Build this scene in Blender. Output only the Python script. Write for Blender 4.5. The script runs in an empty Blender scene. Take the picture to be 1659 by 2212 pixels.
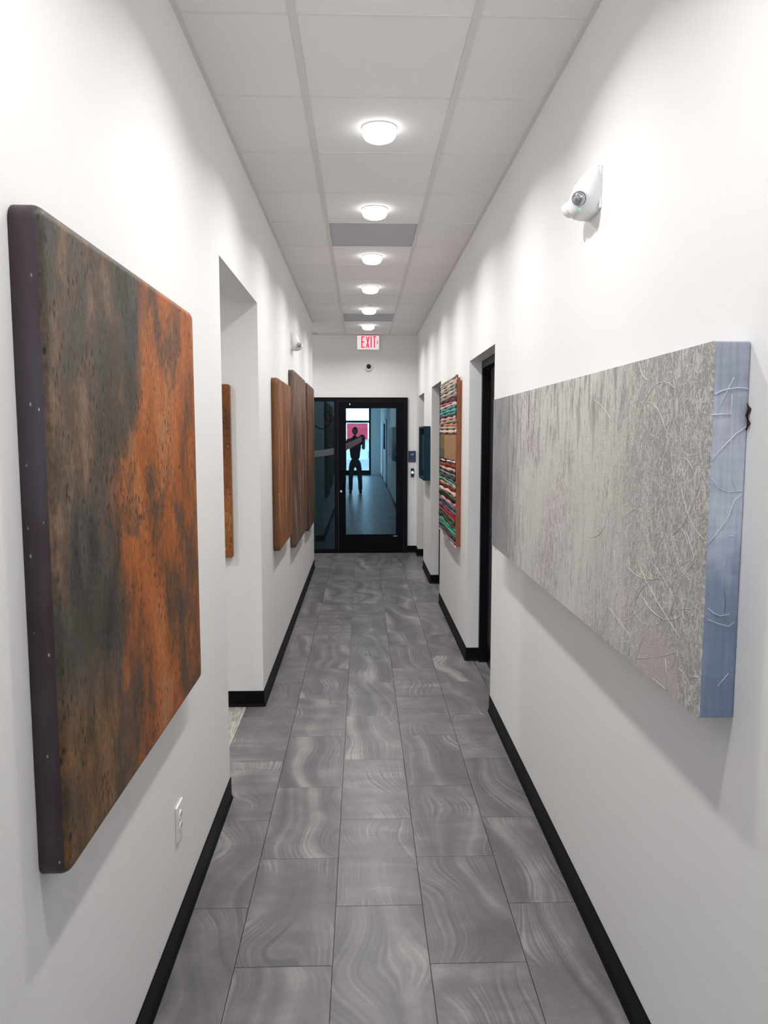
import bpy, bmesh, math, random
from mathutils import Vector, Matrix
random.seed(7)
S = bpy.context.scene
COL = S.collection

# ------------------------------------------------------------------ camera
F, CX, CY = 1630.0, 829.5, 1106.0
pitch = math.atan(166 / F); yaw = math.atan(47.5 / F * math.cos(pitch))
c_, s_, cy_, sy_ = math.cos(pitch), math.sin(pitch), math.cos(yaw), math.sin(yaw)
fw = Vector((sy_ * c_, cy_ * c_, -s_)); rt = Vector((cy_, -sy_, 0)); up = rt.cross(fw)
cam_d = bpy.data.cameras.new('camera')
cam_d.sensor_fit = 'HORIZONTAL'; cam_d.sensor_width = 36; cam_d.lens = 36 * F / 1659
cam_d.clip_start = 0.02; cam_d.clip_end = 200
cam = bpy.data.objects.new('camera', cam_d)
cam.matrix_world = Matrix(((rt.x, up.x, -fw.x, 0), (rt.y, up.y, -fw.y, 0), (rt.z, up.z, -fw.z, 1.667), (0, 0, 0, 1)))
COL.objects.link(cam); S.camera = cam

# ------------------------------------------------------------------ sky, sun, exposure
W = bpy.data.worlds.new('sky'); S.world = W; W.use_nodes = True
bg = W.node_tree.nodes['Background']; bg.inputs[0].default_value = (0.74, 0.87, 1.0, 1); bg.inputs[1].default_value = 14.0
S.view_settings.view_transform = 'Standard'; S.view_settings.look = 'None'
S.view_settings.gamma = 1; S.view_settings.use_curve_mapping = False
S.view_settings.exposure = 0.43
LAMP = 8.3            # watts of each recessed downlight
S.cycles.use_denoising = True
S.cycles.max_bounces = 12; S.cycles.diffuse_bounces = 9; S.cycles.glossy_bounces = 5
S.cycles.sample_clamp_indirect = 6

# ------------------------------------------------------------------ helpers
def lin(c):
    return tuple((v / 255 / 12.92 if v / 255 <= 0.04045 else ((v / 255 + 0.055) / 1.055) ** 2.4) for v in c)

def mat(name, col, rough=0.5, metal=0.0, emit=None, es=0.0, spec=0.5):
    m = bpy.data.materials.new(name); m.use_nodes = True
    b = m.node_tree.nodes['Principled BSDF']
    b.inputs['Base Color'].default_value = (*col, 1); b.inputs['Roughness'].default_value = rough
    b.inputs['Metallic'].default_value = metal; b.inputs['Specular IOR Level'].default_value = spec
    if emit: b.inputs['Emission Color'].default_value = (*emit, 1); b.inputs['Emission Strength'].default_value = es
    return m

class NT:
    def __init__(s, m): s.m = m; s.t = m.node_tree; s.b = s.t.nodes['Principled BSDF']
    def n(s, ty, **kw):
        nd = s.t.nodes.new(ty)
        for k, v in kw.items():
            if k.startswith('i_'):
                key = k[2:]; key = int(key) if key.isdigit() else key.replace('_', ' ')
                sock = nd.inputs[key]
                if hasattr(v, 'is_output') or isinstance(v, bpy.types.NodeSocket): s.t.links.new(v, sock)
                else: sock.default_value = v
            else: setattr(nd, k, v)
        return nd
    def link(s, a, b): s.t.links.new(a, b)
    def coord(s, scale=(1, 1, 1), loc=(0, 0, 0), src='Object'):
        tc = s.n('ShaderNodeTexCoord'); mp = s.n('ShaderNodeMapping')
        s.link(tc.outputs[src], mp.inputs[0]); mp.inputs['Scale'].default_value = scale; mp.inputs['Location'].default_value = loc
        return mp.outputs[0]
    def noise(s, vec, scale, detail=3, rough=0.5, dist=0.0):
        nd = s.n('ShaderNodeTexNoise'); s.link(vec, nd.inputs['Vector'])
        nd.inputs['Scale'].default_value = scale; nd.inputs['Detail'].default_value = detail
        nd.inputs['Roughness'].default_value = rough; nd.inputs['Distortion'].default_value = dist
        return nd.outputs['Fac']
    def ramp(s, fac, stops, interp='LINEAR'):
        r = s.n('ShaderNodeValToRGB'); s.link(fac, r.inputs[0]); e = r.color_ramp; e.interpolation = interp
        while len(e.elements) > 1: e.elements.remove(e.elements[-1])
        e.elements[0].position = stops[0][0]; e.elements[0].color = (*stops[0][1], 1)
        for p, c in stops[1:]:
            k = e.elements.new(p); k.color = (*c, 1)
        return r.outputs[0]
    def fr(s, fac, a, b, c=0.0, d=1.0):
        r = s.n('ShaderNodeMapRange'); s.link(fac, r.inputs[0]) if not isinstance(fac, float) else None
        for i, v in enumerate((a, b, c, d)): r.inputs[i + 1].default_value = v
        r.interpolation_type = 'SMOOTHSTEP'
        return r.outputs[0]
    def math(s, op, a, b=0.0):
        m = s.n('ShaderNodeMath', operation=op)
        for i, v in enumerate((a, b)):
            if isinstance(v, (int, float)): m.inputs[i].default_value = v
            else: s.link(v, m.inputs[i])
        return m.outputs[0]
    def mix(s, fac, a, b, blend='MIX'):
        m = s.n('ShaderNodeMix', data_type='RGBA', blend_type=blend)
        for i, v in ((0, fac), (6, a), (7, b)):
            if isinstance(v, (int, float)): m.inputs[i].default_value = v
            elif isinstance(v, tuple): m.inputs[i].default_value = (*v, 1)
            else: s.link(v, m.inputs[i])
        return m.outputs[2]
    def sep(s, vec):
        x = s.n('ShaderNodeSeparateXYZ'); s.link(vec, x.inputs[0]); return x.outputs
    def comb(s, x, y, z):
        n = s.n('ShaderNodeCombineXYZ')
        for i, v in enumerate((x, y, z)):
            if isinstance(v, (int, float)): n.inputs[i].default_value = v
            else: s.link(v, n.inputs[i])
        return n.outputs[0]
    def bump(s, h, strength=0.3, dist=0.002):
        b = s.n('ShaderNodeBump'); s.link(h, b.inputs['Height']); b.inputs['Strength'].default_value = strength
        b.inputs['Distance'].default_value = dist; s.link(b.outputs[0], s.b.inputs['Normal'])
    def col(s, c): s.link(c, s.b.inputs['Base Color'])

def box(bm, x0, x1, y0, y1, z0, z1, bev=0.0):
    x0, x1 = min(x0, x1), max(x0, x1); y0, y1 = min(y0, y1), max(y0, y1); z0, z1 = min(z0, z1), max(z0, z1)
    vs = [bm.verts.new((x, y, z)) for x in (x0, x1) for y in (y0, y1) for z in (z0, z1)]
    fs = [bm.faces.new([vs[i] for i in q]) for q in ((0, 1, 3, 2), (4, 6, 7, 5), (0, 4, 5, 1), (2, 3, 7, 6), (0, 2, 6, 4), (1, 5, 7, 3))]
    if bev:
        es = list({e for f in fs for e in f.edges})
        bmesh.ops.bevel(bm, geom=es, offset=bev, segments=2, affect='EDGES', profile=0.5)

def ring_loft(bm, rings, cap=(True, True), close=True):
    rv = [[bm.verts.new(p) for p in r] for r in rings]
    n = len(rv[0])
    for a, b in zip(rv, rv[1:]):
        for i in range(n if close else n - 1):
            j = (i + 1) % n
            bm.faces.new((a[i], a[j], b[j], b[i]))
    if cap[0]: bm.faces.new(list(reversed(rv[0])))
    if cap[1]: bm.faces.new(rv[-1])
    return rv

def tube(bm, pts, r, n=8, ry=None):
    pts = [Vector(p) for p in pts]; rings = []
    for i, p in enumerate(pts):
        d = (pts[min(i + 1, len(pts) - 1)] - pts[max(i - 1, 0)]).normalized()
        a = d.cross(Vector((0, 0, 1)))
        if a.length < 1e-3: a = d.cross(Vector((0, 1, 0)))
        a.normalize(); b = d.cross(a)
        rr = r[i] if isinstance(r, (list, tuple)) else r
        r2 = rr if ry is None else rr * ry
        rings.append([p + a * math.cos(t) * r2 + b * math.sin(t) * rr for t in [2 * math.pi * k / n for k in range(n)]])
    ring_loft(bm, rings)

def disc(bm, c, axis, prof, n=24):
    """lathe: prof = [(radius, offset along axis)...]"""
    axis = Vector(axis).normalized(); u = axis.orthogonal().normalized(); v = axis.cross(u); c = Vector(c)
    ring_loft(bm, [[c + axis * h + (u * math.cos(t) + v * math.sin(t)) * max(r, 1e-5) for t in [2 * math.pi * k / n for k in range(n)]] for r, h in prof])

def obj(name, bm, m, parent=None, smooth=False, kind=None, label=None, loc=None):
    bmesh.ops.recalc_face_normals(bm, faces=bm.faces)
    me = bpy.data.meshes.new(name); bm.to_mesh(me); bm.free()
    if smooth:
        for p in me.polygons: p.use_smooth = True
    me.materials.append(m)
    o = bpy.data.objects.new(name, me); COL.objects.link(o)
    if parent: o.parent = parent
    if kind: o['kind'] = kind
    if label: o['label'] = label
    if loc: o.location = loc
    return o

def thing(name, label, cat, loc=(0, 0, 0), group=None):
    o = bpy.data.objects.new(name, None); COL.objects.link(o); o.location = loc; o.empty_display_size = 0.1
    o['label'] = label; o['category'] = cat
    if group: o['group'] = group
    return o

def boxo(name, m, *a, parent=None, bev=0.0, **kw):
    bm = bmesh.new(); box(bm, *a, bev=bev); return obj(name, bm, m, parent, **kw)

def struct(name, boxes, m, bev=0.0):
    bm = bmesh.new()
    for b in boxes: box(bm, *b, bev=bev)
    return obj(name, bm, m, kind='structure')

# ------------------------------------------------------------------ materials
def wall_mat(name='wall_paint', c=(0.84, 0.835, 0.825)):
    m = mat(name, c, 0.55, spec=0.35); t = NT(m)
    v = t.coord(src='Object')
    t.bump(t.noise(v, 160, 3, 0.6), 0.25, 0.0015)
    return m
M_WALL = wall_mat()
M_BLACK = mat('black_rubber', (0.004, 0.0045, 0.006), 0.5, spec=0.10)
M_DOORBLK = mat('black_enamel', (0.003, 0.0035, 0.005), 0.35, spec=0.09)
M_FRAME = mat('dark_bronze_metal', (0.004, 0.005, 0.007), 0.4, spec=0.12)
M_WHITEP = mat('white_plastic', (0.82, 0.82, 0.82), 0.35)
M_CHROME = mat('chrome', (0.8, 0.8, 0.8), 0.15, 1.0)
M_GRID = mat('grid_metal', (0.74, 0.725, 0.715), 0.5)
M_LENS = mat('lit_lens', (0.9, 0.9, 0.9), 0.5, emit=(1.0, 0.985, 0.96), es=4.0)

def ceil_mat(name, c, amp):
    m = mat(name, c, 0.9, spec=0.1); t = NT(m); v = t.coord()
    f = t.noise(v, 420, 2, 0.7)
    t.col(t.ramp(f, [(0.3, tuple(x * (1 - amp) for x in c)), (0.65, tuple(min(1, x * (1 + amp * .4)) for x in c))]))
    t.bump(f, 0.35, 0.001)
    return m
M_CEIL = ceil_mat('ceiling_tile_white', (0.88, 0.865, 0.86), 0.07)
M_CEIL2 = ceil_mat('perforated_grey_panel', (0.54, 0.545, 0.595), 0.12)

def tile_mat():
    m = mat('porcelain_tile_grey', (0.2, 0.2, 0.2), 0.33, spec=0.45); t = NT(m)
    tc = t.n('ShaderNodeTexCoord'); oi = t.n('ShaderNodeObjectInfo')
    off = t.n('ShaderNodeVectorMath', operation='MULTIPLY_ADD'); 
    rv = t.comb(oi.outputs['Random'], oi.outputs['Random'], 0.0)
    t.link(rv, off.inputs[0]); off.inputs[1].default_value = (57.0, 91.0, 0); t.link(tc.outputs['Object'], off.inputs[2])
    v = off.outputs[0]
    mp = t.n('ShaderNodeMapping'); t.link(v, mp.inputs[0]); mp.inputs['Scale'].default_value = (1.0, 0.8, 1)
    big = t.noise(mp.outputs[0], 2.1, 1.0, 0.4)
    xyz = t.sep(v)
    rnd = oi.outputs['Random']
    s = t.math('ADD', xyz[0], t.math('MULTIPLY', big, 0.50))
    s = t.math('ADD', s, t.math('MULTIPLY', xyz[1], 0.12))
    n1 = t.n('ShaderNodeTexNoise', noise_dimensions='1D'); t.link(s, n1.inputs['W']); n1.inputs['Scale'].default_value = 9; n1.inputs['Detail'].default_value = 3
    n2 = t.n('ShaderNodeTexNoise', noise_dimensions='1D'); t.link(s, n2.inputs['W']); n2.inputs['Scale'].default_value = 75; n2.inputs['Detail'].default_value = 3
    cloud = t.noise(v, 5.0, 5, 0.6)
    fine = t.noise(v, 200, 3, 0.7)
    patch = t.fr(t.noise(v, 3.0, 3), 0.44, 0.60)
    strata = t.math('MULTIPLY', t.math('SUBTRACT', n2.outputs['Fac'], 0.5), patch)
    sc = t.n('ShaderNodeMapping'); t.link(v, sc.inputs[0]); sc.inputs['Scale'].default_value = (1.0, 6, 1)
    cross = t.noise(sc.outputs[0], 2.6, 4, 0.6)
    sel = t.fr(t.math('FRACT', t.math('MULTIPLY', rnd, 7.31)), 0.55, 0.75)       # some tiles cloudy, most veined
    vein = t.math('MULTIPLY', t.math('SUBTRACT', n1.outputs['Fac'], 0.5), t.math('SUBTRACT', 0.85, t.math('MULTIPLY', sel, 0.6)))
    a = t.math('ADD', 0.5, vein)
    a = t.math('ADD', a, t.math('MULTIPLY', t.math('SUBTRACT', cloud, 0.5), 0.60))
    a = t.math('ADD', a, t.math('MULTIPLY', strata, 0.72))
    a = t.math('ADD', a, t.math('MULTIPLY', t.math('SUBTRACT', cross, 0.5), t.math('ADD', 0.12, t.math('MULTIPLY', sel, 0.35))))
    a = t.math('ADD', a, t.math('MULTIPLY', t.math('SUBTRACT', fine, 0.5), 0.22))
    a = t.math('ADD', a, t.math('MULTIPLY', t.math('SUBTRACT', rnd, 0.5), 0.10))
    c = t.ramp(a, [(0.30, (0.105, 0.101, 0.106)), (0.46, (0.143, 0.135, 0.140)), (0.58, (0.183, 0.172, 0.177)), (0.70, (0.255, 0.243, 0.244)), (0.84, (0.32, 0.308, 0.305))])
    t.col(c); t.bump(fine, 0.12, 0.0008)
    return m
M_TILE = tile_mat()
M_GROUT = mat('grout_grey', (0.12, 0.117, 0.12), 0.8)

def plank_mat():
    m = mat('pale_wood_look_tile', (0.4, 0.38, 0.35), 0.5); t = NT(m); v = t.coord((9, 1.2, 1))
    f = t.noise(v, 9, 5, 0.65)
    t.col(t.ramp(f, [(0.3, (0.20, 0.19, 0.175)), (0.5, (0.40, 0.39, 0.36)), (0.7, (0.62, 0.61, 0.57))]))
    return m
M_PLANK = plank_mat()

# ------------------------------------------------------------------ room numbers
XL, XR, H, B = -0.612, 0.770, 3.05, 10.65
LO0, LO1, LOZ = 3.352, 4.54, 2.437           # left opening
R1, R2, R3, RZ = (4.415, 5.45), (7.41, 8.385), (9.42, 10.33), 2.192
LEND = 9.50
YB = -10.3

# floor -------------------------------------------------------------
floor = struct('floor', [(-4.2, 2.4, YB - 0.3, B + 5, -0.12, -0.0105)], M_GROUT)
PW, PL, J = 0.3085, 0.610, 0.0018
SX = [-0.715 + PW * k for k in range(6)]
_tc = {}
def tile(x0, x1, y0, y1, m=M_TILE, nm='tile'):
    w, l = round(x1 - x0, 4), round(y1 - y0, 4)
    if (w, l, nm) not in _tc:
        bm = bmesh.new(); box(bm, -w / 2 + J / 2, w / 2 - J / 2, -l / 2 + J / 2, l / 2 - J / 2, -0.010, 0)
        es = [e for e in bm.edges if all(v.co.z > -0.001 for v in e.verts)]
        bmesh.ops.bevel(bm, geom=es, offset=0.0008, segments=1, affect='EDGES')
        me = bpy.data.meshes.new(nm); bm.to_mesh(me); bm.free(); me.materials.append(m); _tc[(w, l, nm)] = me
    o = bpy.data.objects.new(nm, _tc[(w, l, nm)]); COL.objects.link(o); o.parent = floor
    o.location = ((x0 + x1) / 2, (y0 + y1) / 2, 0)
    return o
for ci in range(6):
    off = 2.532 if ci % 2 == 0 else 2.84 - PL
    x0, x1 = SX[ci], (SX[ci] + PW if ci < 5 else 0.96)
    k = -21
    while True:
        y0 = off + k * PL; y1 = y0 + PL
        k += 1
        if y0 > B + 0.1: break
        if y1 < YB: continue
        if ci == 5 and y1 < 4.3: continue
        tile(x0, x1, y0, y1)
# back-left passage and beyond
for i in range(4):
    for k in range(5):
        tile(-0.715 - PW * (i + 1), -0.715 - PW * i, 9.0 + k * PL + (0.3 if i % 2 else 0) - 0.55, 9.0 + (k + 1) * PL + (0.3 if i % 2 else 0) - 0.55)
# lobby behind the camera
for i in range(9):
    for k in range(15):
        tile(-0.715 - PW * (i + 1), -0.715 - PW * i, YB + k * PL, YB + (k + 1) * PL)
# pale planks of the side passage
for i in range(12):
    for k in range(4):
        tile(-0.715 - 0.155 * (i + 1), -0.715 - 0.155 * i, 1.9 + k * 0.9 + 0.3 * (i % 3) - 0.3, 2.8 + k * 0.9 + 0.3 * (i % 3) - 0.3, M_PLANK, 'plank')

# walls -------------------------------------------------------------
T = 3.07
struct('wall_left', [(XL - 0.122, XL, -0.8, LO0, 0, T), (XL - 0.122, XL, LO0, LO1, LOZ, T), (XL - 0.122, XL, LO1, LEND, 0, T)], M_WALL)
struct('wall_side_passage', [(-2.7, XL - 0.122, LO1, LO1 + 0.12, 0, T), (-2.82, -2.7, 1.7, LO1 + 0.12, 0, T), (-2.7, XL - 0.122, 1.7, 1.82, 0, T)], M_WALL)
D1, D2 = (-2.95, -2.0), (-7.4, -6.45)
segs = [(YB, D2[0]), (D2[1], D1[0]), (D1[1], R1[0]), (R1[1], R2[0]), (R2[1], R3[0]), (R3[1], B)]
bxs = [(XR, XR + 0.2, a, b, 0, T) for a, b in segs] + [(XR, XR + 0.2, a, b, RZ, T) for a, b in (R1, R2, R3, D1, D2)]
struct('wall_right', bxs, M_WALL)
FX0, FX1, FZ = -1.15, 0.640, 2.190
struct('wall_back', [(FX1, 1.0, B, B + 0.12, 0, T), (-2.3, FX0, B, B + 0.12, 0, T), (FX0, FX1, B, B + 0.12, FZ, T), (-2.42, -2.3, LEND - 0.2, B + 0.12, 0, T),
                     (-2.42, XL - 0.122, LEND - 0.32, LEND - 0.2, 0, T)], M_WALL)
# far room beyond the glazing (unlit)
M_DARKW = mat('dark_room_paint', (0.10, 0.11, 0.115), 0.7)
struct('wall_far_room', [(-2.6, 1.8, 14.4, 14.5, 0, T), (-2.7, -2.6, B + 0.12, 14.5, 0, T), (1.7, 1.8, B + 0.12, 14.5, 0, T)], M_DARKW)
# lobby walls behind the camera: glazed end wall, glazed west side
WX0, WX1, WZ = -0.66, 0.29, 2.75
struct('wall_front', [(WX1 + 0.07, 1.0, YB - 0.15, YB, 0, T), (-4.0, WX1 + 0.07, YB - 0.15, YB, 2.85, T), (-1.0, WX0 - 0.07, YB - 0.15, YB, 0, 2.85), (-4.0, -3.4, YB - 0.15, YB, 0, 2.85)], M_WALL)
struct('wall_lobby', [(-3.6, -3.45, YB, -8.6, 0, T), (-3.6, -3.45, -8.6, -6.2, 0, 0.5), (-3.6, -3.45, -8.6, -6.2, 2.7, T), (-3.6, -3.45, -6.2, -0.68, 0, T), (-3.6, XL - 0.122, -0.8, -0.68, 0, T)], M_WALL)

# ceiling -----------------------------------------------------------
ceiling = struct('ceiling', [(-4.2, 2.4, YB - 0.3, B + 4.2, T - 0.006, T + 0.1)], M_CEIL)
C0, CP = 2.649, 0.6145
TX = (-0.225, 0.383)
_pc = {}
lines = [C0 + CP * k for k in range(-7, 13)] + [B]
vent_rows = (4, 10)   # tile rows counted from C0
for i in range(len(lines) - 1):
    y0, y1 = lines[i], lines[i + 1]
    row = i - 7
    for j, (x0, x1) in enumerate(((XL, TX[0]), TX, (TX[1], XR))):
        if j == 1 and row in vent_rows: continue
        w, l = round(x1 - x0, 4), round(y1 - y0, 4)
        if (w, l) not in _pc:
            bm = bmesh.new(); box(bm, -w / 2 + 0.004, w / 2 - 0.004, -l / 2 + 0.004, l / 2 - 0.004, 0.0, 0.010, bev=0.002)
            me = bpy.data.meshes.new('ceiling_panel'); bm.to_mesh(me); bm.free(); me.materials.append(M_CEIL); _pc[(w, l)] = me
        o = bpy.data.objects.new('ceiling_panel', _pc[(w, l)]); COL.objects.link(o); o.parent = ceiling
        o.location = ((x0 + x1) / 2, (y0 + y1) / 2, H)
for x in TX:
    boxo('grid_bar', M_GRID, x - 0.0125, x + 0.0125, lines[0], B, H - 0.004, H - 0.0005, parent=ceiling)
for x0, x1 in ((XL, XL + 0.020), (XR - 0.020, XR)):
    boxo('wall_angle', M_GRID, x0, x1, lines[0], B if x0 > 0 else LEND, H - 0.003, H + 0.003, parent=ceiling)
boxo('wall_angle', M_GRID, XL - 1.5, XR, B - 0.02, B, H - 0.003, H + 0.003, parent=ceiling)
M_GRID2 = mat('grid_metal_white', (0.80, 0.785, 0.775), 0.5)
for y in lines[:-1]:
    for (x0, x1) in ((XL + 0.02, TX[0] - 0.0125), (TX[0] + 0.0125, TX[1] - 0.0125), (TX[1] + 0.0125, XR - 0.02)):
        boxo('cross_tee', M_GRID2, x0, x1, y - 0.006, y + 0.006, H - 0.0025, H + 0.002, parent=ceiling)
for idx, row in enumerate(vent_rows):
    y0 = C0 + CP * row; y1 = y0 + CP
    t = thing('return_air_panel', ('grey perforated ceiling panel between the second and third downlights', 'grey perforated ceiling panel farther off, just before the last downlight')[idx], 'vent', ((TX[0] + TX[1]) / 2, (y0 + y1) / 2, H))
    w = TX[1] - TX[0]
    boxo('perforated_sheet', M_CEIL2, -w / 2 + 0.016, w / 2 - 0.016, -CP / 2 + 0.012, CP / 2 - 0.012, 0.003, 0.009, parent=t)
    bm = bmesh.new()
    box(bm, -w / 2 + 0.013, w / 2 - 0.013, -CP / 2 + 0.007, -CP / 2 + 0.013, 0, 0.01); box(bm, -w / 2 + 0.013, w / 2 - 0.013, CP / 2 - 0.013, CP / 2 - 0.007, 0, 0.01)
    box(bm, -w / 2 + 0.013, -w / 2 + 0.018, -CP / 2 + 0.013, CP / 2 - 0.013, 0, 0.01); box(bm, w / 2 - 0.018, w / 2 - 0.013, -CP / 2 + 0.013, CP / 2 - 0.013, 0, 0.01)
    obj('panel_frame', bm, M_CEIL2, t)

# baseboards --------------------------------------------------------
def base_run(name, p0, p1, n, h=0.098):
    """vinyl cove base from p0 to p1 (xy), n = unit normal into the room"""
    prof = [(0, 0), (0.013, 0), (0.011, 0.006), (0.0055, 0.016), (0.0045, h - 0.003), (0.003, h), (0, h)]
    bm = bmesh.new()
    ring_loft(bm, [[(p[0] + n[0] * d, p[1] + n[1] * d, z) for d, z in prof] for p in (p0, p1)])
    return obj(name, bm, M_BLACK, kind='structure')
e = 0.0045
base_run('baseboard_left', (XL, -0.8), (XL, LO0 + e), (1, 0))
base_run('baseboard_left', (XL, LO1 - e), (XL, LEND + e), (1, 0))
base_run('baseboard_left', (XL - 0.122, LEND), (XL + e, LEND), (0, 1))
base_run('baseboard_side_passage', (-2.7, LO1), (XL + e, LO1), (0, -1))
base_run('baseboard_side_passage', (XL - 0.122, LO0), (XL + e, LO0), (0, 1))
for a, b in segs:
    base_run('baseboard_right', (XR, a - e), (XR, b + e if b < B else b), (-1, 0))
for a, b in (R1, R2, R3, D1, D2):
    base_run('baseboard_right', (XR - e, b), (XR + 0.09, b), (0, -1))
    base_run('baseboard_right', (XR - e, a), (XR + 0.09, a), (0, 1))
base_run('baseboard_back', (FX1, B), (XR, B), (0, -1))

# doors on the right -------------------------------------------------
M_HEADG = mat('dark_grey_gloss_frame', (0.05, 0.048, 0.046), 0.22)
def side_door(i, y0, y1):
    x = XR + 0.088
    bm = bmesh.new()
    box(bm, x, x + 0.10, y0, y0 + 0.045, 0, RZ - 0.0, 0); box(bm, x, x + 0.10, y1 - 0.045, y1, 0, RZ, 0)
    box(bm, x, x + 0.10, y0 + 0.045, y1 - 0.045, RZ - 0.052, RZ)
    fr = obj('door_%d' % i, bm, M_FRAME, kind='structure')
    bm = bmesh.new(); box(bm, x + 0.045, x + 0.09, y0 + 0.05, y1 - 0.05, 0.012, RZ - 0.058, 0.002)
    obj('door_leaf', bm, M_DOORBLK, fr)
    bm = bmesh.new()
    yh = y0 + 0.11
    disc(bm, (x + 0.045, yh, 1.02), (-1, 0, 0), [(0.001, 0), (0.026, 0), (0.026, 0.006), (0.009, 0.008), (0.009, 0.034), (0.001, 0.036)], 16)
    tube(bm, [(x + 0.016, yh, 1.02), (x + 0.014, yh + 0.06, 1.02), (x + 0.018, yh + 0.115, 1.018)], [0.009, 0.008, 0.006], 8)
    obj('lever_handle', bm, M_FRAME, fr, smooth=True)
    bm = bmesh.new()
    for z in (0.25, 1.1, 1.95): disc(bm, (x + 0.0435, y1 - 0.052, z - 0.05), (0, 0, 1), [(0.006, 0), (0.006, 0.1)], 8)
    obj('hinge', bm, M_FRAME, fr)
    return fr
for i, (a, b) in enumerate((R1, R2, R3, D1, D2)): side_door(i + 2, a, b)

# glazed door and sidelight at the end --------------------------------
def glass_mat(refl=0.17, trans=(0.30, 0.36, 0.38)):
    m = bpy.data.materials.new('tinted_glass'); m.use_nodes = True; t = m.node_tree; t.nodes.clear()
    out = t.nodes.new('ShaderNodeOutputMaterial'); mx = t.nodes.new('ShaderNodeMixShader')
    g = t.nodes.new('ShaderNodeBsdfGlossy'); g.inputs['Roughness'].default_value = 0.0; g.inputs['Color'].default_value = (0.50, 0.83, 1.0, 1)
    tr = t.nodes.new('ShaderNodeBsdfTransparent'); tr.inputs['Color'].default_value = (*trans, 1)
    mx.inputs[0].default_value = refl
    t.links.new(tr.outputs[0], mx.inputs[1]); t.links.new(g.outputs[0], mx.inputs[2]); t.links.new(mx.outputs[0], out.inputs[0])
    return m
M_GLASS = glass_mat()
bm = bmesh.new()
box(bm, FX0, FX1, B - 0.035, B + 0.075, FZ - 0.054, FZ)               # head
box(bm, FX1 - 0.054, FX1, B - 0.035, B + 0.075, 0, FZ - 0.054)        # right jamb
box(bm, FX0, FX0 + 0.05, B - 0.035, B + 0.075, 0, FZ - 0.054)         # far left jamb
box(bm, -0.389, -0.338, B - 0.035, B + 0.075, 0, FZ - 0.054)          # mullion
box(bm, FX0 + 0.05, -0.389, B - 0.03, B + 0.07, 0, 0.05)              # sill of sidelight
d1 = obj('door_1', bm, M_FRAME, kind='structure')
boxo('sidelight_glass', glass_mat(0.075), FX0 + 0.05, -0.389, B, B + 0.008, 0.05, FZ - 0.054, parent=d1)
boxo('threshold', M_FRAME, -0.338, FX1 - 0.054, B - 0.03, B + 0.07, 0, 0.012, parent=d1)
DX0, DX1, DZ1 = -0.333, FX1 - 0.059, FZ - 0.059
bm = bmesh.new()
box(bm, DX0, -0.237, B - 0.022, B + 0.022, 0.016, DZ1, 0.002); box(bm, 0.483, DX1, B - 0.022, B + 0.022, 0.016, DZ1, 0.002)
box(bm, -0.237, 0.483, B - 0.022, B + 0.022, 2.046, DZ1, 0.0); box(bm, -0.237, 0.483, B - 0.022, B + 0.022, 0.016, 0.258, 0.0)
leaf = obj('door_leaf', bm, M_DOORBLK, d1)
boxo('door_glass', M_GLASS, -0.237, 0.483, B - 0.003, B + 0.004, 0.258, 2.046, parent=leaf)
bm = bmesh.new()
box(bm, -0.237, -0.232, B - 0.024, B - 0.016, 0.258, 2.046); box(bm, 0.478, 0.483, B - 0.024, B - 0.016, 0.258, 2.046)
box(bm, -0.232, 0.478, B - 0.024, B - 0.016, 0.258, 0.263); box(bm, -0.232, 0.478, B - 0.024, B - 0.016, 2.041, 2.046)
obj('glazing_bead', bm, M_FRAME, leaf)
bm = bmesh.new()
tube(bm, [(-0.285, B - 0.02, 1.20), (-0.28, B - 0.06, 1.20), (-0.25, B - 0.085, 1.19), (-0.238, B - 0.085, 1.15), (-0.238, B - 0.085, 1.03), (-0.25, B - 0.085, 0.99), (-0.28, B - 0.06, 0.98), (-0.285, B - 0.02, 0.98)], 0.012, 8)
obj('pull_handle', bm, M_DOORBLK, leaf, smooth=True)
bm = bmesh.new(); disc(bm, (-0.295, B - 0.021, 0.878), (0, -1, 0), [(0.001, 0), (0.017, 0), (0.017, 0.010), (0.012, 0.013), (0.001, 0.013)], 16)
obj('lock_cylinder', bm, M_CHROME, leaf, smooth=False)
bm = bmesh.new(); disc(bm, (0.540, B - 0.036, 2.02), (0, 0, 1), [(0.001, 0), (0.008, 0.002), (0.008, 0.105), (0.001, 0.107)], 10)
obj('pivot_hinge', bm, M_FRAME, leaf, smooth=False)
bm = bmesh.new(); disc(bm, (0.540, B - 0.036, 0.06), (0, 0, 1), [(0.001, 0), (0.008, 0.002), (0.008, 0.105), (0.001, 0.107)], 10)
obj('pivot_hinge', bm, M_FRAME, leaf, smooth=False)
bm = bmesh.new()
for k in range(4): box(bm, 0.44 + k * 0.015, 0.450 + k * 0.015, B - 0.0235, B - 0.022, 0.236, 0.246)
obj('maker_plate', bm, M_WHITEP, leaf)
boxo('reflection_dot', M_WHITEP, -0.176, -0.162, B - 0.0235, B - 0.022, 2.085, 2.108, parent=leaf)  # white chip standing in for a bright reflection on the top rail

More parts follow.
